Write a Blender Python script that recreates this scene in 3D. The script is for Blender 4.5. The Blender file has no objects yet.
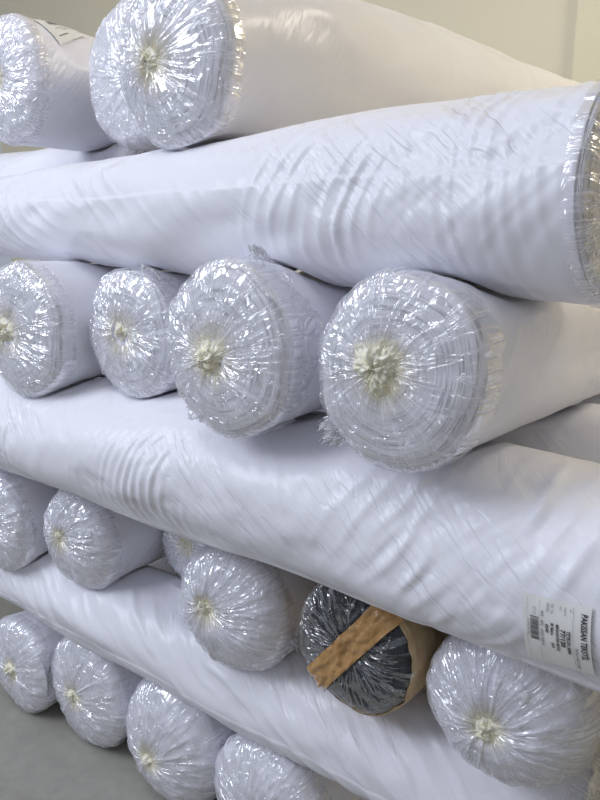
import bpy, math, random
import numpy as np
from mathutils import Matrix, Vector

SC = bpy.context.scene
COL = SC.collection

# ------------------------------------------------------------ camera
cam_d = bpy.data.cameras.new('camera')
cam_d.sensor_fit = 'VERTICAL'; cam_d.sensor_height = 24; cam_d.lens = 703 / 800 * 24
cam_d.clip_start = .02
cam = bpy.data.objects.new('camera', cam_d); COL.objects.link(cam)
F = 703.
d1 = np.array([-914, 165, F]); d1 /= np.linalg.norm(d1)
Xc = -d1
Zc = np.array([0, F, -165.]); Zc /= np.linalg.norm(Zc)
Yc = np.cross(Xc, Zc); Yc = Yc if Yc[2] > 0 else -Yc
M = np.stack([Xc, Yc, Zc])
right, up, back = M @ [1, 0, 0], M @ [0, 1, 0], -(M @ [0, 0, 1])
cam.matrix_world = Matrix(((right[0], up[0], back[0], 0), (right[1], up[1], back[1], 0),
                           (right[2], up[2], back[2], 1.5), (0, 0, 0, 1)))
SC.camera = cam

# ------------------------------------------------------------ world, light, exposure
SC.view_settings.view_transform = 'Standard'
SC.view_settings.look = 'None'
SC.view_settings.gamma = 1
SC.view_settings.use_curve_mapping = False
SC.view_settings.exposure = -0.08
w = bpy.data.worlds.new('daylight'); SC.world = w; w.use_nodes = True
wb = w.node_tree.nodes['Background']
wb.inputs[0].default_value = (.78, .85, 1.0, 1); wb.inputs[1].default_value = .46

def area(name, loc, target, sx, sy, power, color):
    l = bpy.data.lights.new(name, 'AREA'); l.shape = 'RECTANGLE'; l.size = sx; l.size_y = sy
    l.energy = power; l.color = color
    o = bpy.data.objects.new(name, l); COL.objects.link(o); o.location = loc
    o.rotation_euler = (Vector(target) - Vector(loc)).to_track_quat('-Z', 'Y').to_euler()
    return o
area('daylight_from_door', (-3.7, -1.9, 3.5), (-1.0, 1.1, 1.0), 2.0, 1.8, 112, (.84, .88, 1.0))
area('skylight', (-1.6, -.2, 4.2), (-1.4, 1.4, 1.2), 1.6, .9, 28, (.93, .95, 1.0))
area('warm_ceiling_lamp', (1.3, 3.0, 4.0), (-.4, 4.0, 2.3), .8, .5, 50, (1.0, .90, .74))

# ------------------------------------------------------------ noise
_rng = np.random.RandomState(7)
_perm = _rng.permutation(256); _perm = np.concatenate([_perm] * 3)
_grad = _rng.normal(size=(256, 3)); _grad /= np.linalg.norm(_grad, axis=1)[:, None]
def perlin(x, y, z=0., seed=0):
    x, y, z = np.broadcast_arrays(np.asarray(x, float) + seed * 17.31, np.asarray(y, float) + seed * 5.77, np.asarray(z, float) + seed * 3.19)
    xi, yi, zi = np.floor(x).astype(int), np.floor(y).astype(int), np.floor(z).astype(int)
    xf, yf, zf = x - xi, y - yi, z - zi
    fade = lambda t: t * t * t * (t * (t * 6 - 15) + 10)
    u, v, s = fade(xf), fade(yf), fade(zf)
    def g(i, j, k):
        h = _perm[(_perm[(_perm[(xi + i) & 255] + yi + j) & 255] + zi + k) & 255]
        G = _grad[h]
        return G[..., 0] * (xf - i) + G[..., 1] * (yf - j) + G[..., 2] * (zf - k)
    lerp = lambda a, b, t: a + t * (b - a)
    a = lerp(lerp(g(0, 0, 0), g(1, 0, 0), u), lerp(g(0, 1, 0), g(1, 1, 0), u), v)
    b = lerp(lerp(g(0, 0, 1), g(1, 0, 1), u), lerp(g(0, 1, 1), g(1, 1, 1), u), v)
    return lerp(a, b, s) * 1.6
def smooth(x, a, b):
    t = np.clip((x - a) / (b - a), 0, 1); return t * t * (3 - 2 * t)

# ------------------------------------------------------------ materials
def new_mat(name):
    m = bpy.data.materials.new(name); m.use_nodes = True
    nt = m.node_tree; nt.nodes.clear()
    out = nt.nodes.new('ShaderNodeOutputMaterial')
    return m, nt, out
def N(nt, t, **kw):
    n = nt.nodes.new(t)
    for k, v in kw.items():
        if k in n.inputs: n.inputs[k].default_value = v
        else: setattr(n, k, v)
    return n
def L(nt, a, b): nt.links.new(a, b)
def attr(nt, name):
    n = nt.nodes.new('ShaderNodeAttribute'); n.attribute_name = name; return n
def mapped(nt, src, scale, loc=(0, 0, 0), rot=(0, 0, 0)):
    n = nt.nodes.new('ShaderNodeMapping'); n.inputs['Scale'].default_value = scale
    n.inputs['Location'].default_value = loc; n.inputs['Rotation'].default_value = rot
    L(nt, src, n.inputs['Vector']); return n.outputs[0]
def noise(nt, vec, scale=1., detail=3., rough=.5, dist=0.):
    n = N(nt, 'ShaderNodeTexNoise'); n.inputs['Scale'].default_value = scale
    n.inputs['Detail'].default_value = detail; n.inputs['Roughness'].default_value = rough
    n.inputs['Distortion'].default_value = dist
    L(nt, vec, n.inputs['Vector']); return n.outputs['Fac']
def math_n(nt, op, a, b=None, c=None):
    n = nt.nodes.new('ShaderNodeMath'); n.operation = op
    for i, v in enumerate((a, b, c)):
        if v is None: continue
        if isinstance(v, (int, float)): n.inputs[i].default_value = v
        else: L(nt, v, n.inputs[i])
    return n.outputs[0]
def ramp(nt, fac, stops):
    n = nt.nodes.new('ShaderNodeValToRGB'); e = n.color_ramp.elements
    while len(e) < len(stops): e.new(.5)
    for i, (p, c) in enumerate(stops):
        e[i].position = p; e[i].color = (*c, 1) if len(c) == 3 else c
    L(nt, fac, n.inputs[0]); return n.outputs[0]
def bump(nt, h, strength, dist, normal=None):
    n = N(nt, 'ShaderNodeBump'); n.inputs['Strength'].default_value = strength
    n.inputs['Distance'].default_value = dist; L(nt, h, n.inputs['Height'])
    if normal is not None: L(nt, normal, n.inputs['Normal'])
    return n.outputs[0]
def ridge(nt, f, width):   # thin crease where the noise crosses its middle
    a = math_n(nt, 'ABSOLUTE', math_n(nt, 'SUBTRACT', f, .5))
    return math_n(nt, 'SUBTRACT', 1., math_n(nt, 'SMOOTH_MIN', math_n(nt, 'DIVIDE', a, width), 1., .3))

def wrapped_fabric(name, color, end_color=None, ring_dark=(.42, .42, .46), wrinkle_rot=.5, strength=1., coat=.55):
    """cloth wound on a roll and wrapped in clear film: uv = metres along and around, polar = end disc"""
    m, nt, out = new_mat(name)
    p = N(nt, 'ShaderNodeBsdfPrincipled')
    wr = attr(nt, 'wrapco').outputs['Vector']
    pol = attr(nt, 'polar').outputs['Vector']
    zone = attr(nt, 'endzone').outputs['Fac']
    # rings of the wound layers on the end
    rv = mapped(nt, pol, (2.2, 2.2, 46))
    r1 = noise(nt, rv, 1., 3, .6, .3)
    ringc = ramp(nt, r1, [(.34, ring_dark), (.52, end_color or color), (1, end_color or color)])
    mix = N(nt, 'ShaderNodeMix', data_type='RGBA')
    L(nt, zone, mix.inputs['Factor']); mix.inputs['A'].default_value = (*color, 1); L(nt, ringc, mix.inputs['B'])
    L(nt, mix.outputs['Result'], p.inputs['Base Color'])
    # side creases
    vr = N(nt, 'ShaderNodeVectorRotate', rotation_type='EULER_XYZ'); L(nt, wr, vr.inputs['Vector'])
    vr.inputs['Rotation'].default_value = (0, .25, wrinkle_rot)
    f1 = noise(nt, mapped(nt, vr.outputs[0], (30, 5, 5)), 1., 2, .5, 0)
    f2 = noise(nt, mapped(nt, vr.outputs[0], (13, 2.5, 2.5), (3, 1, 2)), 1., 1, .5, 0)
    msk = N(nt, 'ShaderNodeMapRange', interpolation_type='SMOOTHSTEP'); msk.inputs['From Min'].default_value = .42; msk.inputs['From Max'].default_value = .66
    L(nt, noise(nt, mapped(nt, wr, (3.1, 4, 4)), 1., 2, .5, 0), msk.inputs['Value'])
    c = math_n(nt, 'ADD', math_n(nt, 'MULTIPLY', ridge(nt, f1, .03), .12), math_n(nt, 'ADD', math_n(nt, 'MULTIPLY', f1, 1.9), math_n(nt, 'MULTIPLY', f2, 1.2)))
    c = math_n(nt, 'MULTIPLY', c, math_n(nt, 'MULTIPLY_ADD', msk.outputs[0], .9, .12))
    side = math_n(nt, 'MULTIPLY', c, math_n(nt, 'SUBTRACT', 1., zone))
    h = math_n(nt, 'ADD', side, math_n(nt, 'MULTIPLY', math_n(nt, 'MULTIPLY', r1, zone), 2.2))
    nb = bump(nt, h, .9 * strength, .006)
    L(nt, bump(nt, h, .6 * strength, .006), p.inputs['Normal'])
    L(nt, nb, p.inputs['Coat Normal'])
    p.inputs['Roughness'].default_value = .62
    p.inputs['Specular IOR Level'].default_value = .3
    p.inputs['Coat Weight'].default_value = coat; p.inputs['Coat Roughness'].default_value = .27
    L(nt, p.outputs[0], out.inputs[0]); return m

def film_mat(name, milk=.10, tint=(.95, .95, 1.0), cream=(.98, .91, .68), cream_r=.36, gloss=1.0, base=.06, streak_w=.42):
    m, nt, out = new_mat(name)
    pol = attr(nt, 'polar').outputs['Vector']
    pleat = attr(nt, 'pleat').outputs['Fac']
    rho = attr(nt, 'rho').outputs['Fac']
    st = noise(nt, mapped(nt, pol, (4.2, 4.2, .9)), 1., 3, .55, .5)        # radial folds
    st2 = noise(nt, mapped(nt, pol, (2.2, 2.2, 3.2)), 1., 2, .5, .8)      # broad crumples
    st3 = noise(nt, mapped(nt, pol, (11, 11, 4)), 1., 2, .5, .5)        # fine crinkle
    h = math_n(nt, 'ADD', math_n(nt, 'ADD', math_n(nt, 'MULTIPLY', ridge(nt, st, .06), .8), math_n(nt, 'MULTIPLY', st2, 3.)),
               math_n(nt, 'ADD', math_n(nt, 'MULTIPLY', ridge(nt, st2, .03), .8), math_n(nt, 'MULTIPLY', st3, .5)))
    nb = bump(nt, h, .55, .006)
    gl = N(nt, 'ShaderNodeBsdfGlossy'); gl.inputs['Roughness'].default_value = .16
    gl.inputs['Color'].default_value = (1, 1, 1, 1); L(nt, nb, gl.inputs['Normal'])
    tr = N(nt, 'ShaderNodeBsdfTransparent'); tr.inputs['Color'].default_value = (.985, .985, .99, 1)
    di = N(nt, 'ShaderNodeBsdfDiffuse')
    tl = N(nt, 'ShaderNodeBsdfTranslucent')
    near = math_n(nt, 'SUBTRACT', 1., math_n(nt, 'MINIMUM', math_n(nt, 'DIVIDE', rho, cream_r), 1.))
    colr = ramp(nt, near, [(0, tint), (.7, cream)])       # many layers of film gather at the centre and look cream
    L(nt, colr, di.inputs['Color']); L(nt, colr, tl.inputs['Color'])
    dm = N(nt, 'ShaderNodeMixShader'); dm.inputs[0].default_value = .3; L(nt, di.outputs[0], dm.inputs[1]); L(nt, tl.outputs[0], dm.inputs[2])
    streak = ridge(nt, st, .035)
    milkf = math_n(nt, 'ADD', math_n(nt, 'ADD', milk, math_n(nt, 'MULTIPLY', streak, streak_w)), math_n(nt, 'MULTIPLY', near, .55 if base > .03 else .05))
    milkf = math_n(nt, 'MINIMUM', math_n(nt, 'ADD', milkf, math_n(nt, 'MULTIPLY', pleat, .10 if base > .03 else .03)), .92)
    mx = N(nt, 'ShaderNodeMixShader'); L(nt, milkf, mx.inputs[0]); L(nt, tr.outputs[0], mx.inputs[1]); L(nt, dm.outputs[0], mx.inputs[2])
    fr = N(nt, 'ShaderNodeFresnel'); fr.inputs[0].default_value = 1.45
    ff = math_n(nt, 'MINIMUM', math_n(nt, 'MULTIPLY_ADD', fr.outputs[0], gloss, base), .32)
    mx2 = N(nt, 'ShaderNodeMixShader'); L(nt, ff, mx2.inputs[0]); L(nt, mx.outputs[0], mx2.inputs[1]); L(nt, gl.outputs[0], mx2.inputs[2])
    L(nt, mx2.outputs[0], out.inputs[0]); return m

def plain(name, color, rough=.6, coat=0., nscale=None, nstr=.3, var=None, metal=0.):
    m, nt, out = new_mat(name); p = N(nt, 'ShaderNodeBsdfPrincipled')
    p.inputs['Base Color'].default_value = (*color, 1); p.inputs['Roughness'].default_value = rough
    p.inputs['Coat Weight'].default_value = coat; p.inputs['Coat Roughness'].default_value = .15
    tc = N(nt, 'ShaderNodeTexCoord').outputs['Object']
    if nscale:
        f = noise(nt, tc, nscale, 4, .6)
        L(nt, bump(nt, f, nstr, .01), p.inputs['Normal'])
        if var:
            f2 = noise(nt, tc, nscale * .35, 5, .6, .3)
            L(nt, ramp(nt, f2, [(.3, var), (.7, color)]), p.inputs['Base Color'])
    L(nt, p.outputs[0], out.inputs[0]); return m

W = (.82, .82, .88)
M_roll = wrapped_fabric('white_cloth_under_film', W, strength=.55)
M_long = wrapped_fabric('white_cloth_under_loose_film', W, wrinkle_rot=.7, strength=1.5, coat=.45)
M_soft = wrapped_fabric('crumpled_white_cloth', W, ring_dark=(.70, .70, .76), strength=.7)
M_dark = wrapped_fabric('charcoal_cloth_in_kraft_paper', (.50, .36, .20), end_color=(.022, .026, .034), ring_dark=(.008, .009, .012), coat=.2)
M_film = film_mat('clear_film', cream_r=.5)
M_film_d = film_mat('thin_clear_film', milk=.0, tint=(.7, .75, .8), cream=(.7, .72, .72), cream_r=.1, gloss=.45, base=.015, streak_w=.25)
M_film_s = film_mat('milky_crumpled_film', milk=.30)
M_film_m = film_mat('dull_crumpled_film', milk=.08, gloss=.3, base=.031, cream_r=.1, streak_w=.15)
def knot_mat():
    m, nt, out = new_mat('bunched_film'); p = N(nt, 'ShaderNodeBsdfPrincipled')
    tc = N(nt, 'ShaderNodeTexCoord').outputs['Object']
    f = noise(nt, tc, 70, 4, .6, .5)
    L(nt, ramp(nt, f, [(.3, (.92, .86, .64)), (.6, (.98, .95, .82))]), p.inputs['Base Color'])
    p.inputs['Roughness'].default_value = .25; p.inputs['Alpha'].default_value = 1.
    p.inputs['Subsurface Weight'].default_value = .3; p.inputs['Subsurface Radius'].default_value = (.01, .009, .006)
    L(nt, bump(nt, ridge(nt, f, .08), .5, .003), p.inputs['Normal'])
    L(nt, p.outputs[0], out.inputs[0]); return m
M_knot = knot_mat()
M_loose = film_mat('loose_clear_film', milk=.12)
M_tape = plain('brown_packing_tape', (.52, .29, .10), .3, .6, 30, .35, (.47, .26, .09))
M_kraft = plain('kraft_paper', (.50, .36, .20), .7, .1, 40, .4)
M_paper = plain('label_paper', (.80, .80, .78), .5, .25)
M_ink = plain('black_print', (.03, .03, .035), .6)
M_grey_ink = plain('grey_print', (.20, .20, .21), .6)
M_wall = plain('cream_painted_wall', (.86, .79, .60), .8, 0, 3, .12, (.82, .75, .57))
M_floor = None

def floor_material():
    m, nt, out = new_mat('grey_polished_concrete'); p = N(nt, 'ShaderNodeBsdfPrincipled')
    tc = N(nt, 'ShaderNodeTexCoord').outputs['Object']
    a = noise(nt, tc, 1.7, 6, .6, .4); b = noise(nt, tc, 24, 5, .7)
    c = math_n(nt, 'ADD', math_n(nt, 'MULTIPLY', a, .65), math_n(nt, 'MULTIPLY', b, .35))
    L(nt, ramp(nt, c, [(.32, (.235, .225, .195)), (.5, (.31, .30, .265)), (.68, (.38, .37, .33))]), p.inputs['Base Color'])
    p.inputs['Roughness'].default_value = .5
    L(nt, bump(nt, b, .15, .004), p.inputs['Normal'])
    L(nt, p.outputs[0], out.inputs[0]); return m
M_floor = floor_material()

# ------------------------------------------------------------ mesh helpers
def mesh_obj(name, verts, faces, mat, parent=None, smooth_=True, attrs=None):
    me = bpy.data.meshes.new(name)
    me.from_pydata([tuple(v) for v in verts], [], faces)
    me.materials.append(mat)
    if smooth_: me.polygons.foreach_set('use_smooth', [True] * len(me.polygons))
    for k, arr in (attrs or {}).items():
        arr = np.asarray(arr, np.float32)
        if arr.ndim == 2:
            a = me.attributes.new(k, 'FLOAT_VECTOR', 'POINT'); a.data.foreach_set('vector', arr.ravel())
        else:
            a = me.attributes.new(k, 'FLOAT', 'POINT'); a.data.foreach_set('value', arr.ravel())
    me.update()
    o = bpy.data.objects.new(name, me); COL.objects.link(o)
    if parent: o.parent = parent; o.matrix_parent_inverse = parent.matrix_world.inverted()
    return o
def box(name, lo, hi, mat, parent=None):
    x0, y0, z0 = lo; x1, y1, z1 = hi
    v = [(x0, y0, z0), (x1, y0, z0), (x1, y1, z0), (x0, y1, z0), (x0, y0, z1), (x1, y0, z1), (x1, y1, z1), (x0, y1, z1)]
    f = [(0, 3, 2, 1), (4, 5, 6, 7), (0, 1, 5, 4), (1, 2, 6, 5), (2, 3, 7, 6), (3, 0, 4, 7)]
    return mesh_obj(name, v, f, mat, parent, False)
def grid_faces(n, m, wrap=True, flip=False):
    f = []
    mm = m if wrap else m - 1
    for i in range(n - 1):
        for j in range(mm):
            a, b, c, d = i * m + j, i * m + (j + 1) % m, (i + 1) * m + (j + 1) % m, (i + 1) * m + j
            f.append((a, d, c, b) if flip else (a, b, c, d))
    return f

# ------------------------------------------------------------ the room
FZ = 0.
def struct(o): o['kind'] = 'structure'; return o
struct(box('floor', (-7, -5, -.1), (4, 4.3, 0), M_floor))
struct(box('wall_back', (-7, 4.0, 0), (-1.34, 4.3, 4.6), M_wall))
struct(box('wall_column', (-1.335, 3.97, 0), (4, 4.3, 4.6), M_wall))
struct(box('wall_right', (3.7, -5, 0), (4, 3.97, 4.6), M_wall))
struct(box('ceiling', (-7, 0.9, 4.6), (4, 4.3, 4.7), M_wall))

# ------------------------------------------------------------ rolls
class Roll:
    def __init__(s, key, P0, d, length, rh, rv, seed, cap=.05, n=2.5, tilt=0., dimple=.008, grow=(0, .5), knot=(0, 0), knot_size=.022,
                 end_rings=.0015, fold=(0.6, 22, 4, .0007), soft=.004, mat=None, film=None, res=(70, 200), side_len=None, pleats=26, pleat_amp=.004,
                 film_lip=.015, label='', name='fabric_roll', cat='fabric roll', group=None, lobes=.006, seam=None, extra=None, far=False, patches=(), crumple=0., flat=None):
        for k, v in list(locals().items()):
            if k != 's': setattr(s, k, v)
        s.P0 = np.array(P0, float); s.d = np.array(d, float); s.d /= np.linalg.norm(s.d)
        s.n1 = np.cross(s.d, [0, 0, 1]); s.n1 /= np.linalg.norm(s.n1); s.n2 = np.cross(s.n1, s.d)
        s.P1 = s.P0 + s.d * length
    def radii(s, ax):
        g = smooth(ax, 0, s.grow[1]) * s.grow[0]
        return s.rh + g, s.rv + g
ROLLS = {}

def base_surface(R, wv, th):
    """wv in 0..1 sweeps the rounded end from centre to rim, wv>1 is metres beyond it; th around"""
    phi = np.clip(wv, 0, 1) * (math.pi / 2)
    rho = np.sin(phi) ** (2 / R.n)
    ax = R.cap * (1 - np.clip(np.cos(phi), 0, 1) ** (2 / R.n)) + np.clip(wv - 1, 0, None)
    ax = ax + R.dimple * np.exp(-(rho / .2) ** 2)
    L_ = R.length                                          # far end closes the same way
    rest = np.clip((L_ - ax) / R.cap, 0, 1)
    rho = rho * np.clip(1 - (1 - rest) ** R.n, 0, 1) ** (1 / R.n)
    rh, rv = R.radii(ax)
    lob = 1 + R.lobes / R.rv * (perlin(np.cos(th) * 1.3 + 3, np.sin(th) * 1.3, ax * 2.2, R.seed) * 2.)
    kx, kz = R.knot
    kk = (1 - rho) ** 1.5 * (wv < 1)
    a = rh * rho * np.cos(th) * lob + kx * kk
    b = rv * rho * np.sin(th) * lob + kz * kk
    P = R.P0 + ax[..., None] * R.d + a[..., None] * R.n1 + b[..., None] * R.n2
    return P, rho, ax
def end_tip(R): return R.P0 + R.knot[0] * R.n1 + R.knot[1] * R.n2

def field(O, P):
    """signed distance (roughly) to a roll's ideal surface"""
    rel = P - O.P0; t = rel @ O.d
    rh, rv = O.radii(np.clip(t, 0, O.length))
    a = rel @ O.n1; b = rel @ O.n2
    q = np.sqrt((a / rh) ** 2 + (b / rv) ** 2)
    return (q - 1) * np.minimum(rh, rv), t, a, b

def contact(R, P, gap=.006):
    """soft rolls flatten where they press on each other: each keeps to its own side of the middle surface"""
    sh = P.shape; P = P.reshape(-1, 3).copy()
    for it in range(3):
        for O in ROLLS.values():
            if O is R: continue
            fO, t, _, _ = field(O, P)
            idx = np.nonzero((fO < .05) & (t > -.05) & (t < O.length + .05))[0]
            if not len(idx): continue
            Q = P[idx]
            for _ in range(7):
                fR, tr, a, b = field(R, Q)
                fO, t, _, _ = field(O, Q)
                fO = np.maximum(fO, np.maximum(-t, t - O.length))
                v = fR - fO + gap
                move = np.where(v > 0, v, 0) * .6
                rad = a[:, None] * R.n1 + b[:, None] * R.n2
                ln = np.linalg.norm(rad, axis=1)
                move = np.minimum(move, ln * .5)
                Q = Q - rad / np.maximum(ln, 1e-5)[:, None] * move[:, None]
            P[idx] = Q
    P[:, 2] = np.maximum(P[:, 2], .003)
    return P.reshape(sh)

def grid_normals(P):
    dj = np.roll(P, -1, 1) - np.roll(P, 1, 1)
    di = np.gradient(P, axis=0)
    n = np.cross(di, dj); ln = np.linalg.norm(n, axis=-1, keepdims=True)
    n = n / np.maximum(ln, 1e-12)
    return n

def outward(R, P, n):
    mid = P[P.shape[0] // 2]; c = mid.mean(0)
    s = np.sign(((mid - c) * n[P.shape[0] // 2]).sum())
    return n * s

def ridged(a, width): return np.exp(-(a / width) ** 2)

def side_disp(R, u, v, th):
    rot, fu, fv, amp = R.fold
    v = R.rv * th
    # v wraps: use cos/sin of th so it stays seamless
    cx, sy = np.cos(th) * fv * R.rv, np.sin(th) * fv * R.rv
    warp = perlin(u * 3, cx * .5, sy * .5, R.seed + 5) * .6
    p = (u + rot * R.rv * np.sin(th + .6)) * fu + warp * 2
    n = perlin(p, cx, sy, R.seed)
    msk = smooth(perlin(u * 3.2, cx * .35 + 2, sy * .35, R.seed + 9), -.05, .45)
    D = amp * (ridged(n, .25) * .35 + n * 1.4) * msk
    m2 = smooth(perlin(u * 2.6 + 7, cx * .3, sy * .3, R.seed + 61), -.05, .3)
    n2 = perlin(p * 2.1 + 5, cx * .55 + warp, sy * .55, R.seed + 62)
    D = D + amp * 1.25 * m2 * (n2 * 1.3 + .25 * ridged(n2, .22))
    D = D + R.soft * perlin(u * 5 + rot * 1.2 * np.sin(th), cx * .45, sy * .45, R.seed + 3)
    vv = R.rv * (th - math.pi)
    for i, (u0, v0, su, sv, lam, ang, am, curve) in enumerate(R.patches):
        dv = np.mod(vv - v0 + math.pi * R.rv, 2 * math.pi * R.rv) - math.pi * R.rv
        ph = ((u - u0) * math.cos(ang) + dv * math.sin(ang) + curve * dv ** 2) / lam
        ph = ph + .55 * perlin(u * 4, vv * 5, i, R.seed + 71) + .25 * perlin(u * 13, vv * 9, i, R.seed + 72)
        k_ = np.floor(ph); fr_ = ph - k_ - .5
        hgt = .55 + .9 * perlin(k_ * .73 + .37, vv * 5, i, R.seed + 73)
        crest = np.exp(-(fr_ / .20) ** 2) - .35
        env = np.exp(-np.abs((u - u0) / su) ** 2.5 - np.abs(dv / sv) ** 2.5)
        D = D + 1.6 * am * crest * hgt * env * smooth(perlin(u * 5, vv * 7, i + 3, R.seed + 74), -.5, .15)
    if R.flat:
        D = D * (1 - .93 * np.exp(-np.abs((u - R.flat[0]) / R.flat[2]) ** 6 - np.abs((vv - R.flat[1]) / R.flat[3]) ** 6))
    near = np.exp(-(u / .11) ** 2)
    D = D + near * .0022 * perlin(u * 48 + warp, cx * .35, sy * .35, R.seed + 21)
    return D

def build_body(R, parent):
    ne = R.res[0] // 2; ns = R.res[0]; m = R.res[1]
    L_ = R.side_len or R.length - R.cap
    vis = min(L_, R.length - R.cap)
    w_end = np.linspace(.03, 1, ne)
    w_side = 1 + np.concatenate([np.linspace(0, vis, ns)[1:]])
    if vis < R.length - R.cap - .01: w_side = np.concatenate([w_side, np.linspace(1 + vis, 1 + R.length - R.cap, 30)[1:]])
    wv = np.concatenate([w_end, w_side]); th = np.linspace(0, 2 * math.pi, m, endpoint=False)
    WV, TH = np.meshgrid(wv, th, indexing='ij')
    P, rho, ax = base_surface(R, WV, TH)
    n = outward(R, P, grid_normals(P))
    isend = 1 - smooth(WV, .93, 1.0)
    u = np.maximum(WV - 1, 0)
    D = side_disp(R, u, None, TH) * (1 - isend)
    D += isend * (R.end_rings if not R.crumple else .0004) * perlin(rho * R.rv * 150, np.cos(TH) * .9, np.sin(TH) * .9, R.seed + 2)
    D += isend * .004 * perlin(rho * 3, np.cos(TH) * 1.8, np.sin(TH) * 1.8, R.seed + 4)
    if R.crumple:
        q1 = perlin(np.cos(TH) * 2.6, np.sin(TH) * 2.6, rho * 1.6, R.seed + 81); q2 = perlin(np.cos(TH) * rho * 6, np.sin(TH) * rho * 6, 0, R.seed + 82)
        q3 = perlin(np.cos(TH) * 5.5, np.sin(TH) * 5.5, rho * 3, R.seed + 83)
        D += R.crumple * (1 - smooth(WV, 1.0, 1.05)) * smooth(rho, 0, .3) * (ridged(q1, .12) + .8 * q2 + .5 * ridged(q3, .15))
    if R.seam is not None:
        dt = (TH - R.seam + math.pi) % (2 * math.pi) - math.pi + .05 * perlin(u * 3, 0, 0, R.seed)
        D += (1 - isend) * .0022 * smooth(dt, -.01, .01) * np.exp(-np.clip(dt, 0, 9) * 3)
    P = contact(R, P + n * D[..., None])
    attrs = dict(wrapco=np.stack([u, TH * R.rv, 0 * u], -1).reshape(-1, 3),
                 polar=np.stack([np.cos(TH) * np.maximum(rho, .05), np.sin(TH) * np.maximum(rho, .05), rho * R.rv / .16], -1).reshape(-1, 3),
                 endzone=(1 - smooth(WV, .90, .96)).ravel())
    attrs['wrapco'] = np.stack([u + R.seed, np.sin(TH + .7) * R.rv * 1.4, np.cos(TH + .7) * R.rv * 1.4], -1).reshape(-1, 3)
    faces = grid_faces(len(wv), m)
    verts = P.reshape(-1, 3)
    faces.append(tuple(range(m))[::-1]); faces.append(tuple(range((len(wv) - 1) * m, len(wv) * m)))
    return mesh_obj('fabric_body', verts, faces, R.mat or M_roll, parent, attrs=attrs)

def film_point(R, WV, TH, off=.004, pleat=True):
    P, rho, ax = base_surface(R, WV, TH)
    if P.shape[0] > 2: n = outward(R, P, grid_normals(P))
    r = np.maximum(rho, .02)
    k = R.pleats
    warp = perlin(np.cos(TH) * 2, np.sin(TH) * 2, rho * 3, R.seed + 31) * 1.1
    a = TH + warp * .22 * rho
    n1_ = perlin(np.cos(a) * k / 6.3, np.sin(a) * k / 6.3, rho * 1.1, R.seed + 33)
    n2_ = perlin(np.cos(a) * k / 2.6, np.sin(a) * k / 2.6, rho * 2.2, R.seed + 35)
    rg = ridged(n1_, .16) * smooth(n2_, -.5, .4) * 1.4 + .2 * ridged(n2_, .2)
    env = smooth(rho, .02, .25) * (1 - .75 * smooth(rho, .5, 1.0))
    u = np.maximum(WV - 1, 0)
    blob = perlin(np.cos(TH) * rho * 7, np.sin(TH) * rho * 7, u * 20, R.seed + 37)
    D = off + R.pleat_amp * env * (rg * .9) + .003 * (.5 + blob) * smooth(rho, .15, .4)
    return P + n * D[..., None], rho, rg * env

def build_film(R, parent):
    m = 300; ne = 46
    w_end = np.linspace(.05, 1, ne)
    lip = R.film_lip
    wv = np.concatenate([w_end, 1 + np.linspace(0, lip, 9)[1:]])
    TH0 = np.linspace(0, 2 * math.pi, m, endpoint=False)
    WV, TH = np.meshgrid(wv, TH0, indexing='ij')
    # ragged edge of the lip
    rag = 1 + .5 * perlin(np.cos(TH) * 3, np.sin(TH) * 3, 0, R.seed + 41) + .25 * perlin(np.cos(TH) * 12, np.sin(TH) * 12, 0, R.seed + 42)
    WV = np.where(WV > 1, 1 + (WV - 1) * rag, WV)
    P, rho, pl = film_point(R, WV, TH, .0035)
    P = contact(R, P)
    rr = np.maximum(rho, .05)
    attrs = dict(polar=np.stack([np.cos(TH) + R.seed, np.sin(TH), rho + np.maximum(WV - 1, 0) / R.rv], -1).reshape(-1, 3),
                 wrapco=np.stack([np.maximum(WV - 1, 0), np.sin(TH) * R.rv, np.cos(TH) * R.rv], -1).reshape(-1, 3),
                 rho=(rho + np.maximum(WV - 1, 0) * 5).ravel(), pleat=pl.ravel())
    return mesh_obj('end_film', P.reshape(-1, 3), grid_faces(len(wv), m), R.film or M_film, parent, attrs=attrs)

def build_knot(R, parent):
    n, m = 34, 96
    al = np.linspace(.03, math.pi * .56, n); th = np.linspace(0, 2 * math.pi, m, endpoint=False)
    A, TH = np.meshgrid(al, th, indexing='ij')
    s = R.knot_size; c_, s_ = np.cos(TH), np.sin(TH)
    f = 1 + .5 * perlin(c_ * 1.3, s_ * 1.3, A * 1.2, R.seed + 52) + .22 * perlin(c_ * 3.5, s_ * 3.5, A * 3, R.seed + 53) \
        + .14 * ridged(perlin(c_ * 4, s_ * 4, A * 2.2, R.seed + 51), .25) + .08 * ridged(perlin(c_ * 9, s_ * 9, A * 5, R.seed + 55), .3)
    flare = smooth(A, 1.15, 1.75)
    rad = s * f * (np.sin(A) * .85 + flare * .7); h = s * .75 * f * np.cos(A)
    c = end_tip(R) + R.d * (R.dimple * .7 - .002)
    P = c + rad[..., None] * (c_[..., None] * R.n1 + s_[..., None] * R.n2) - h[..., None] * R.d
    faces = grid_faces(n, m); faces.append(tuple(range(m))[::-1])
    return mesh_obj('film_knot', P.reshape(-1, 3), faces, M_knot, parent)

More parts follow.
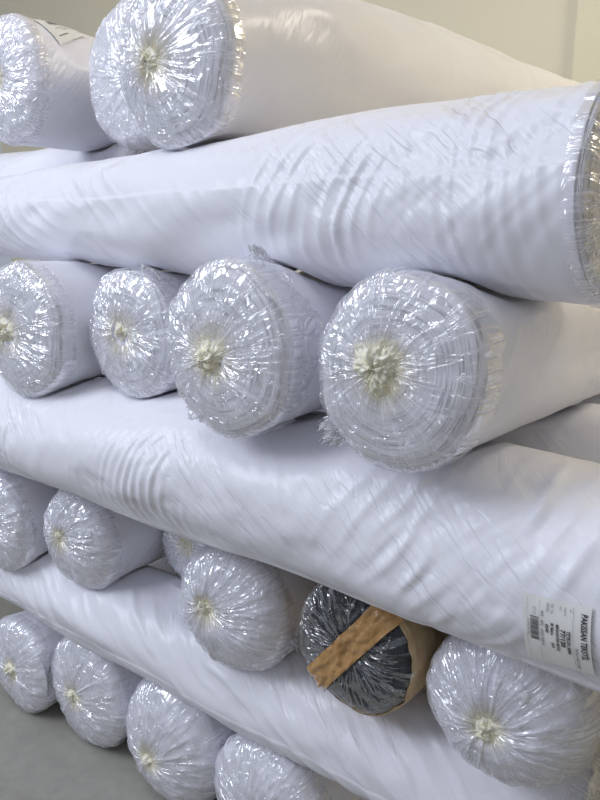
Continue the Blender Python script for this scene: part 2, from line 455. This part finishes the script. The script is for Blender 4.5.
def build_loose(R, parent, w0, th0, size, seed, lift=.012, name='loose_film'):
    """a small crumpled flap of film standing off the wrap"""
    n = 26
    A, B = np.meshgrid(np.linspace(-1, 1, n), np.linspace(-1, 1, n), indexing='ij')
    rr = np.sqrt(A * A + B * B)
    sx = 1 + .5 * perlin(A * 1.4, B * 1.4, 0, seed)
    du = A * size[0] * sx; dt = B * size[1] / R.rv * sx
    P, rho, ax = base_surface(R, w0 + du, th0 + dt)
    n_ = (P - (R.P0 + ((P - R.P0) @ R.d)[..., None] * R.d)); n_ /= np.maximum(np.linalg.norm(n_, axis=-1, keepdims=True), 1e-6)
    n_ = n_ * .8 - R.d * .6
    D = .004 + lift * (1.1 - .6 * rr + 1.1 * perlin(A * 2.2, B * 2.2, 3, seed) + .9 * ridged(perlin(A * 3, B * 3, 5, seed + 1), .15))
    D = np.maximum(D, .002)
    P = contact(R, P + n_ * D[..., None], .003)
    attrs = dict(polar=np.stack([A * 1.2 + seed, B * 1.2, 0 * A], -1).reshape(-1, 3), rho=np.ones(A.size), pleat=ridged(perlin(A * 3, B * 3, 5, seed + 1), .15).ravel(),
                 wrapco=np.stack([A, B, 0 * A], -1).reshape(-1, 3))
    return mesh_obj(name, P.reshape(-1, 3), grid_faces(n, n, False), M_loose, parent, attrs=attrs)

def make(R):
    root = bpy.data.objects.new(R.name, None); COL.objects.link(root)
    root.location = R.P0 + R.d * R.length * .5 - np.array([0, 0, R.rv]); root.empty_display_size = .1
    root['label'] = R.label; root['category'] = R.cat
    root['group'] = R.group or {'L0': g0, 'L2': g2, 'L4': g4, 'L6': g6}.get(R.key[:2], gl)
    bpy.context.view_layer.update()
    build_body(R, root)
    if not R.far:
        build_film(R, root)
        if R.knot_size: build_knot(R, root)
    if R.extra: R.extra(R, root)
    return root

def end_on(key, x, y, z, r, seed, x1=0., z1=0., length=1.9, **kw):
    """roll lying front to back with its end towards the viewer; x1, z1: drift of the far end"""
    k_ = (y - .6 * kw.get('cap', .05)) / y          # the widest part of the end, not its tip, stands at (x, y, z)
    ROLLS[key] = Roll(key, (x, y - .6 * kw.get('cap', .05), z), (x1, length, z1), length, r, kw.pop('rv', r), seed, **kw)
def across(key, xr, y, z, yl, zl, rh, rv, seed, length=2.5, **kw):
    ROLLS[key] = Roll(key, (xr, y, z), (-length, yl - y, zl - z), length, rh, rv, seed, **kw)

g0, g2, g4, g6 = 'rolls on the floor, ends to the front', 'rolls in the second end-on row', 'rolls in the third end-on row', 'rolls in the top row'
gl = 'long rolls lying across the stack'
# bottom row on the concrete
end_on('L0a', -1.94, 1.01, .158, .155, 1, mat=M_soft, film=M_film_s, crumple=.004, label='white roll on the concrete floor, leftmost of the bottom row, cut by the picture edge', pleats=30)
end_on('L0b', -1.642, 1.05, .172, .174, 2, cap=.06, mat=M_soft, film=M_film_s, crumple=.004, label='white roll with a whole puckered end, second from the left on the concrete floor', knot=(-.02, 0), pleats=34, knot_size=.014)
end_on('L0c', -1.275, 1.05, .176, .174, 3, cap=.09, n=2.2, mat=M_soft, film=M_film_s, crumple=.004, label='bulging white roll on the floor, third from the left in the bottom row', knot=(-.03, -.03), knot_size=.012)
end_on('L0d', -.93, 1.05, .172, .172, 4, cap=.08, n=2.2, mat=M_soft, film=M_film_s, crumple=.004, label='white roll at the bottom edge of the picture, rightmost of the bottom row', knot_size=.012)
# first crossing roll
across('L1', -.235, 1.185, .43, 1.08, .475, .145, .128, 11, length=2.45, cap=.03, film=M_film_s, mat=M_long, fold=(-1.6, 16, 3.4, .0016), label='long white roll lying across the bottom row of rolls', res=(420, 240), soft=.006, seam=3.4)
# second end-on row
end_on('L2a', -1.918, .97, .668, .15, 5, mat=M_soft, film=M_film_s, crumple=.004, label='white roll cut by the left picture edge, between the two lower crossing rolls', pleats=34)
end_on('L2b', -1.587, 1.02, .688, .141, 6, cap=.07, n=2.2, mat=M_soft, film=M_film_s, crumple=.004, label='white roll with a glossy rounded end, second from the left in the lower end-on row', knot=(-.02, .02), knot_size=.010)
end_on('L2c', -1.30, 1.19, .690, .118, 7, cap=.05, mat=M_soft, film=M_film_s, crumple=.004, label='white roll set back in the dark gap, mostly hidden under the middle crossing roll', knot=(0, .02), knot_size=.010)
end_on('L2d', -1.01, 1.02, .682, .150, 8, cap=.085, n=2.2, mat=M_soft, film=M_film_s, crumple=.004, label='bulging white roll left of the roll with a taped charcoal end', knot=(-.035, .015), knot_size=.016, dimple=.02)
end_on('L2e', -.675, 1.02, .722, .131, 9, cap=.03, n=3, mat=M_dark, film=M_film_d, label='charcoal fabric roll in kraft paper with brown tape across its end', knot_size=0, end_rings=.002, pleats=44)
end_on('L2f', -.372, 1.02, .727, .141, 10, cap=.085, n=2.3, mat=M_soft, film=M_film_s, crumple=.004, label='big bulging white roll under the paper label, rightmost of the lower end-on row', knot=(-.01, -.02), knot_size=.018, dimple=.02)
# second crossing roll and its neighbours behind
across('L3', .35, 1.06, 1.004, 1.06, .985, .182, .158, 12, length=3.05, mat=M_long, fold=(1.2, 14, 3.0, .0016), label='long white roll with a printed paper label, crossing the middle of the stack', res=(560, 260), soft=.006, seam=3.9)
across('L3b', .35, 1.44, 1.02, 1.44, 1.0, .175, .155, 13, length=3.0, mat=M_long, far=True, label='long pale roll right behind the labelled crossing roll', res=(160, 120))
across('L3c', .35, 1.82, 1.04, 1.82, 1.0, .175, .155, 14, length=3.0, mat=M_long, far=True, label='long pale roll at the back of the middle layer, near the dark gap', res=(160, 120))
# third end-on row
end_on('L4a', -1.60, .93, 1.270, .168, 15, n=3.4,  label='white roll cut by the left edge, leftmost of the row above the labelled roll', pleats=36, knot=(-.04, 0), knot_size=.024)
end_on('L4b', -1.271, 1.0, 1.280, .145, 16, label='smallest white roll of the row above the labelled roll, set back behind its neighbour', knot=(-.01, .01), knot_size=.012, pleats=30, cap=.045, n=3.2)
end_on('L4c', -.862, .88, 1.303, .152, 17, x1=.04, n=3.4, cap=.04, label='white roll with shiny film and a wide clear lip, beside the smallest roll', film_lip=.05, knot=(-.02, -.015), knot_size=.025, pleats=24, pleat_amp=.005)
end_on('L4d', -.512, .88, 1.304, .141, 18, grow=(.02, .5), n=3.2, cap=.045, label='white roll with a large cream knot, rightmost of the row above the labelled roll', knot=(-.02, .01), knot_size=.029, pleats=30)
# third crossing roll
across('L5', -.252, 1.052, 1.550, 1.27, 1.553, .170, .150, 19, length=2.5, mat=M_long, fold=(1.5, 17, 3.2, .0007), label='long white roll crossing the upper stack with its film end at the right', res=(480, 250), soft=.006, film_lip=.006, knot_size=.016, seam=2.9, n=4, cap=.025, grow=(-.027, 2.2))
across('L5b', -1.82, 1.62, 1.645, 1.62, 1.655, .175, .172, 20, length=1.6, mat=M_long, far=True, label='pale crossing roll behind the upper one, showing as a sliver below the top left roll', res=(140, 120))
# top row
end_on('L6a', -2.04, 1.2, 1.94, .172, 21, length=1.8, mat=M_soft, film=M_film_s, crumple=.004, label='white roll with a torn printed label, top left corner of the stack', pleats=40, knot_size=.014)
end_on('L6b', -1.60, 1.30, 1.91, .185, 22, length=1.8, mat=M_soft, film=M_film_m, crumple=.004, label='white roll with a finely crumpled end, half hidden by the large top roll', knot=(.06, -.01), knot_size=.012, pleats=40, cap=.06)
end_on('L6c', -1.145, 1.03, 1.836, .165, 23, z1=.075, x1=.04, length=2.2, grow=(.052, .42), label='large white roll on top of the stack, gathered film end facing the viewer', knot=(-.03, 0), knot_size=.018, pleats=34, pleat_amp=.006, cap=.05)

# ---- extras
def to_world(R, wv, th, off):
    P, rho, ax = base_surface(R, wv, th)
    return P

def drape_factory(R, s0, th0, lift):
    """returns f(u, v) -> world point: u metres along the roll, v metres around, from the anchor"""
    def f(u, v, extra=0.):
        u = np.asarray(u, float); v = np.asarray(v, float)
        WV = s0 + u; TH = th0 + v / R.rv
        P, rho, ax = base_surface(R, WV, TH)
        e = 1e-3
        Pu, _, _ = base_surface(R, WV + e, TH); Pt, _, _ = base_surface(R, WV, TH + e)
        n = np.cross(Pu - P, Pt - P); n /= np.linalg.norm(n, axis=-1, keepdims=True)
        c = R.P0 + ((P - R.P0) @ R.d)[..., None] * R.d
        s = np.sign(((P - c) * n).sum(-1, keepdims=True)); n = n * s
        D = side_disp(R, np.maximum(WV - 1, 0), None, TH)
        return contact(R, P + n * D[..., None]) + n * (lift + extra)
    return f

def text_mesh(s, size, bold=0.):
    cu = bpy.data.curves.new('t', 'FONT'); cu.body = s; cu.size = size; cu.offset = bold
    cu.align_x = 'LEFT'; cu.resolution_u = 2
    o = bpy.data.objects.new('t', cu); COL.objects.link(o)
    bpy.context.view_layer.update()
    me = bpy.data.meshes.new_from_object(o.evaluated_get(bpy.context.evaluated_depsgraph_get()))
    v = np.array([x.co[:2] for x in me.vertices]) if len(me.vertices) else np.zeros((0, 2))
    f = [tuple(p.vertices) for p in me.polygons]
    bpy.data.objects.remove(o); bpy.data.curves.remove(cu); bpy.data.meshes.remove(me)
    return v, f

class Ink:
    def __init__(s): s.v = []; s.f = []; s.n = 0
    def add(s, v, f):
        s.v.append(np.asarray(v)); s.f += [tuple(i + s.n for i in q) for q in f]; s.n += len(v)
    def rect(s, x0, y0, x1, y1):
        k = max(1, int(max(x1 - x0, y1 - y0) / .006)); v = []; f = []
        if x1 - x0 > y1 - y0:
            for i in range(k + 1):
                x = x0 + (x1 - x0) * i / k; v += [(x, y0), (x, y1)]
        else:
            for i in range(k + 1):
                y = y0 + (y1 - y0) * i / k; v += [(x0, y), (x1, y)]
        for i in range(k): f.append((2 * i, 2 * i + 1, 2 * i + 3, 2 * i + 2))
        s.add(v, f)
    def text(s, body, x, y, size, width=None, bold=0.):
        v, f = text_mesh(body, size, bold)
        if width and len(v): v[:, 0] *= width / v[:, 0].max()
        s.add(v + [x, y], f)

def label_on(R, root, s0, th0, rotq, W_, H_, inks, lift=.004):
    """inks: list of (name, material, Ink) in label coordinates (x right, y up, origin at the centre)"""
    f = drape_factory(R, s0, th0, lift)
    c, s = math.cos(rotq), math.sin(rotq)
    n, m = 30, 30
    A, B = np.meshgrid(np.linspace(-W_ / 2, W_ / 2, n), np.linspace(-H_ / 2, H_ / 2, m), indexing='ij')
    U, V = A * c - B * s, A * s + B * c
    P = f(U, V)
    lab = mesh_obj('paper_label', P.reshape(-1, 3), grid_faces(n, m, False), M_paper, root)
    for nm, mt, ink in inks:
        v = np.concatenate(ink.v); P = f(v[:, 0] * c - v[:, 1] * s, v[:, 0] * s + v[:, 1] * c, .0012)
        mesh_obj(nm, P, ink.f, mt, lab, False)
    return lab

def main_label(R, root):
    W_, H_ = .118, .100
    a = Ink(); b = Ink()
    a.text('PAKISSAN TEKSTİL', -.050, .0375, .0125, .078, .0003)
    b.text('TEKSTIL SANAYI TICARET', .008, .0285, .0048, .046, .0001)
    b.rect(-.056, .0255, .056, .0259)
    b.text('TIP', -.053, .020, .004); b.text('KALITE', -.053, .012, .004); b.text('NO', -.053, .005, .004)
    a.text('TETRON A004', -.018, .0165, .0075, .042, .0002)
    a.text('77/120', -.018, .0075, .0095, .031, .0003)
    a.text('MIKROSATEN BEYAZ', -.024, .0005, .0055, .048, .0002)
    b.text('EN  Cm', -.054, -.0075, .0046); b.text('METRE', -.054, -.0145, .0046)
    a.text('85 Metre', -.024, -.0075, .0058, .020, .0002); a.text('2019', .010, -.0075, .0055, .010, .0002)
    a.text('0240', -.020, -.0155, .006, .014, .0002)
    b.text('KG   402  14321428-8', -.040, -.0225, .0052, .060, .0001)
    b.rect(-.056, -.0250, .056, -.0253); b.rect(-.056, -.0440, .056, -.0443)
    r = random.Random(4); x = -.026
    while x < .012:
        wd = r.choice((.0005, .0008, .0013)); a.rect(x, -.0390, x + wd, -.0265); x += wd + r.choice((.0005, .0009))
    a.rect(-.0285, -.0400, -.0272, -.0262); 
    b.text('8 690214 301', -.022, -.0432, .004, .028)
    for cx in (-.041, -.034):                        # care symbols: small rings
        k = 14; v = []; f = []
        for i in range(k):
            t = 2 * math.pi * i / k
            v += [(cx + .0026 * math.cos(t), -.033 + .0026 * math.sin(t)), (cx + .0021 * math.cos(t), -.033 + .0021 * math.sin(t))]
        for i in range(k): f.append((2 * i, 2 * i + 1, (2 * i + 3) % (2 * k), (2 * i + 2) % (2 * k)))
        b.add(v, f)
    for k_ in (a, b): k_.v = [v * .88 for v in k_.v]
    label_on(R, root, 1.555, 3.31, math.pi / 2 + .06, W_ * .92, H_ * .90, [('black_printing', M_ink, a), ('grey_printing', M_grey_ink, b)])
ROLLS['L3'].extra = main_label

def torn_label(R, root):
    a = Ink(); r = random.Random(9)
    a.rect(-.045, -.030, .0, -.028)
    x = -.03
    while x < .03:
        wd = r.choice((.001, .0018)); a.rect(x, .012, x + wd, .028); x += wd + .0012
    a.rect(.0, -.012, .03, -.0105); a.rect(-.03, -.005, .01, -.004)
    label_on(R, root, 1.10, .95, .5, .13, .10, [('printing', M_ink, a)])
ROLLS['L6a'].extra = torn_label

def tape_end(R, root):
    # strip across the end disc: local a right, b up; runs lower left to upper right and over the rim
    n, m = 90, 14
    ang = math.radians(52); c, s = math.cos(ang), math.sin(ang)
    T = np.linspace(-1.02, 1.10, n); Bq = np.linspace(-1, 1, m)
    TT, BB = np.meshgrid(T, Bq, indexing='ij')
    half = .027
    a = TT * R.rv * c - (BB * half + .003) * s; b = TT * R.rv * s + (BB * half + .003) * c
    rad = np.sqrt(a * a + b * b) / R.rv; th = np.arctan2(b, a)
    rh = np.clip(rad, .03, .998)
    w = np.where(rad < .97, np.arcsin(np.clip(rh, 0, 1) ** (R.n / 2)) / (math.pi / 2), 0)
    edge = np.arcsin(.97 ** (R.n / 2)) / (math.pi / 2)
    w = np.where(rad >= .97, edge + (rad - .97) * 1.0, w)
    w = np.where(w > 1, 1 + (w - 1) * R.rv, w)
    P, rho, ax = base_surface(R, w, th)
    out = (P - (R.P0 + ((P - R.P0) @ R.d)[..., None] * R.d)); out /= np.maximum(np.linalg.norm(out, axis=-1, keepdims=True), 1e-5)
    nn = -R.d * (1 - smooth(rad, .8, 1))[..., None] + out * smooth(rad, .8, 1.05)[..., None]
    nn /= np.maximum(np.linalg.norm(nn, axis=-1, keepdims=True), 1e-5)
    D = .010 + .005 * ridged(perlin(TT * 2.2 + BB * .6, BB * 1.8 - TT * .8, 0, 61), .13) + .003 * ridged(perlin(TT * 4 + BB, BB * 3., 2, 62), .14) + .002 * perlin(TT * 9, BB * 2, 1, 63)
    P = contact(R, P + nn * D[..., None], .003)
    mesh_obj('brown_tape', P.reshape(-1, 3), grid_faces(n, m, False), M_tape, root)
    # kraft rim folded over the end on the right and below
    n, m = 14, 120
    th = np.linspace(-2.3, .9, m); wv = np.concatenate([np.linspace(.84, 1, 8), 1 + np.linspace(.01, .06, 6)])
    WV, TH = np.meshgrid(wv, th, indexing='ij')
    WV = np.where(WV < 1, 1 - (1 - WV) * (.55 + .9 * smooth(TH, -2.3, -.2) + .4 * perlin(np.cos(TH) * 5, np.sin(TH) * 5, 0, 66)), WV)
    P, rho, ax = base_surface(R, WV, TH)
    c0 = R.P0 + R.d * .06; nn = P - c0; nn /= np.linalg.norm(nn, axis=-1, keepdims=True)
    P = contact(R, P + nn * (.008 + .003 * perlin(WV * 12, np.cos(TH) * 6, np.sin(TH) * 6, 67))[..., None], .004)
    mesh_obj('kraft_rim', P.reshape(-1, 3), grid_faces(n, m, False), M_kraft, root)
ROLLS['L2e'].extra = tape_end

def loose(*specs):
    def f(R, root):
        for i, (w0, t0, size, lift) in enumerate(specs): build_loose(R, root, w0, math.radians(t0), size, R.seed * 3 + i, lift)
    return f
ROLLS['L4b'].extra = loose((1.01, 62, (.035, .035), .022))
ROLLS['L4c'].extra = loose((1.03, 72, (.012, .012), .02), (1.02, 225, (.02, .04), .015))
ROLLS['L4d'].extra = loose((1.0, 222, (.018, .02), .02))
ROLLS['L2c'].extra = loose((1.0, 205, (.03, .02), .02), (1.0, 240, (.02, .02), .018))
ROLLS['L2d'].extra = loose((1.03, -12, (.03, .012), .02))

ROLLS['L5'].patches = [(.42, -.0, .17, .15, .034, -.35, .0034, 2), (1.30, 0, .60, .16, .05, .85, .0024, 0), (.13, 0, .11, .4, .027, .05, .0030, 0), (.75, .03, .2, .1, .045, .7, .002, 0)]
ROLLS['L3'].patches = [(.70, -.08, .20, .17, .044, -.35, .0062, -2), (1.45, .0, .18, .13, .028, -.3, .0036, 2), (2.05, 0, .2, .14, .03, -.2, .0032, 0), (1.08, .02, .2, .12, .05, .5, .0024, 0)]
ROLLS['L3'].flat = (.555, .165 * (3.31 - math.pi), .065, .075)
ROLLS['L6c'].patches = [(.30, .50, .30, .17, .034, .25, .0028, 0), (1.0, .50, .35, .17, .045, .4, .0045, 0)]
ROLLS['L4d'].patches = [(.55, .42, .30, .15, .045, .7, .0040, 0)]
ROLLS['L6a'].patches = [(.12, .50, .10, .2, .02, .1, .0014, 0)]
ROLLS['L4a'].patches = [(.12, .50, .12, .2, .02, .1, .0012, 0)]
ROLLS['L1'].patches = [(1.15, 0, .7, .18, .045, 1.0, .0042, 0), (.40, 0, .38, .18, .05, .95, .0048, 0)]
for R in ROLLS.values(): make(R)
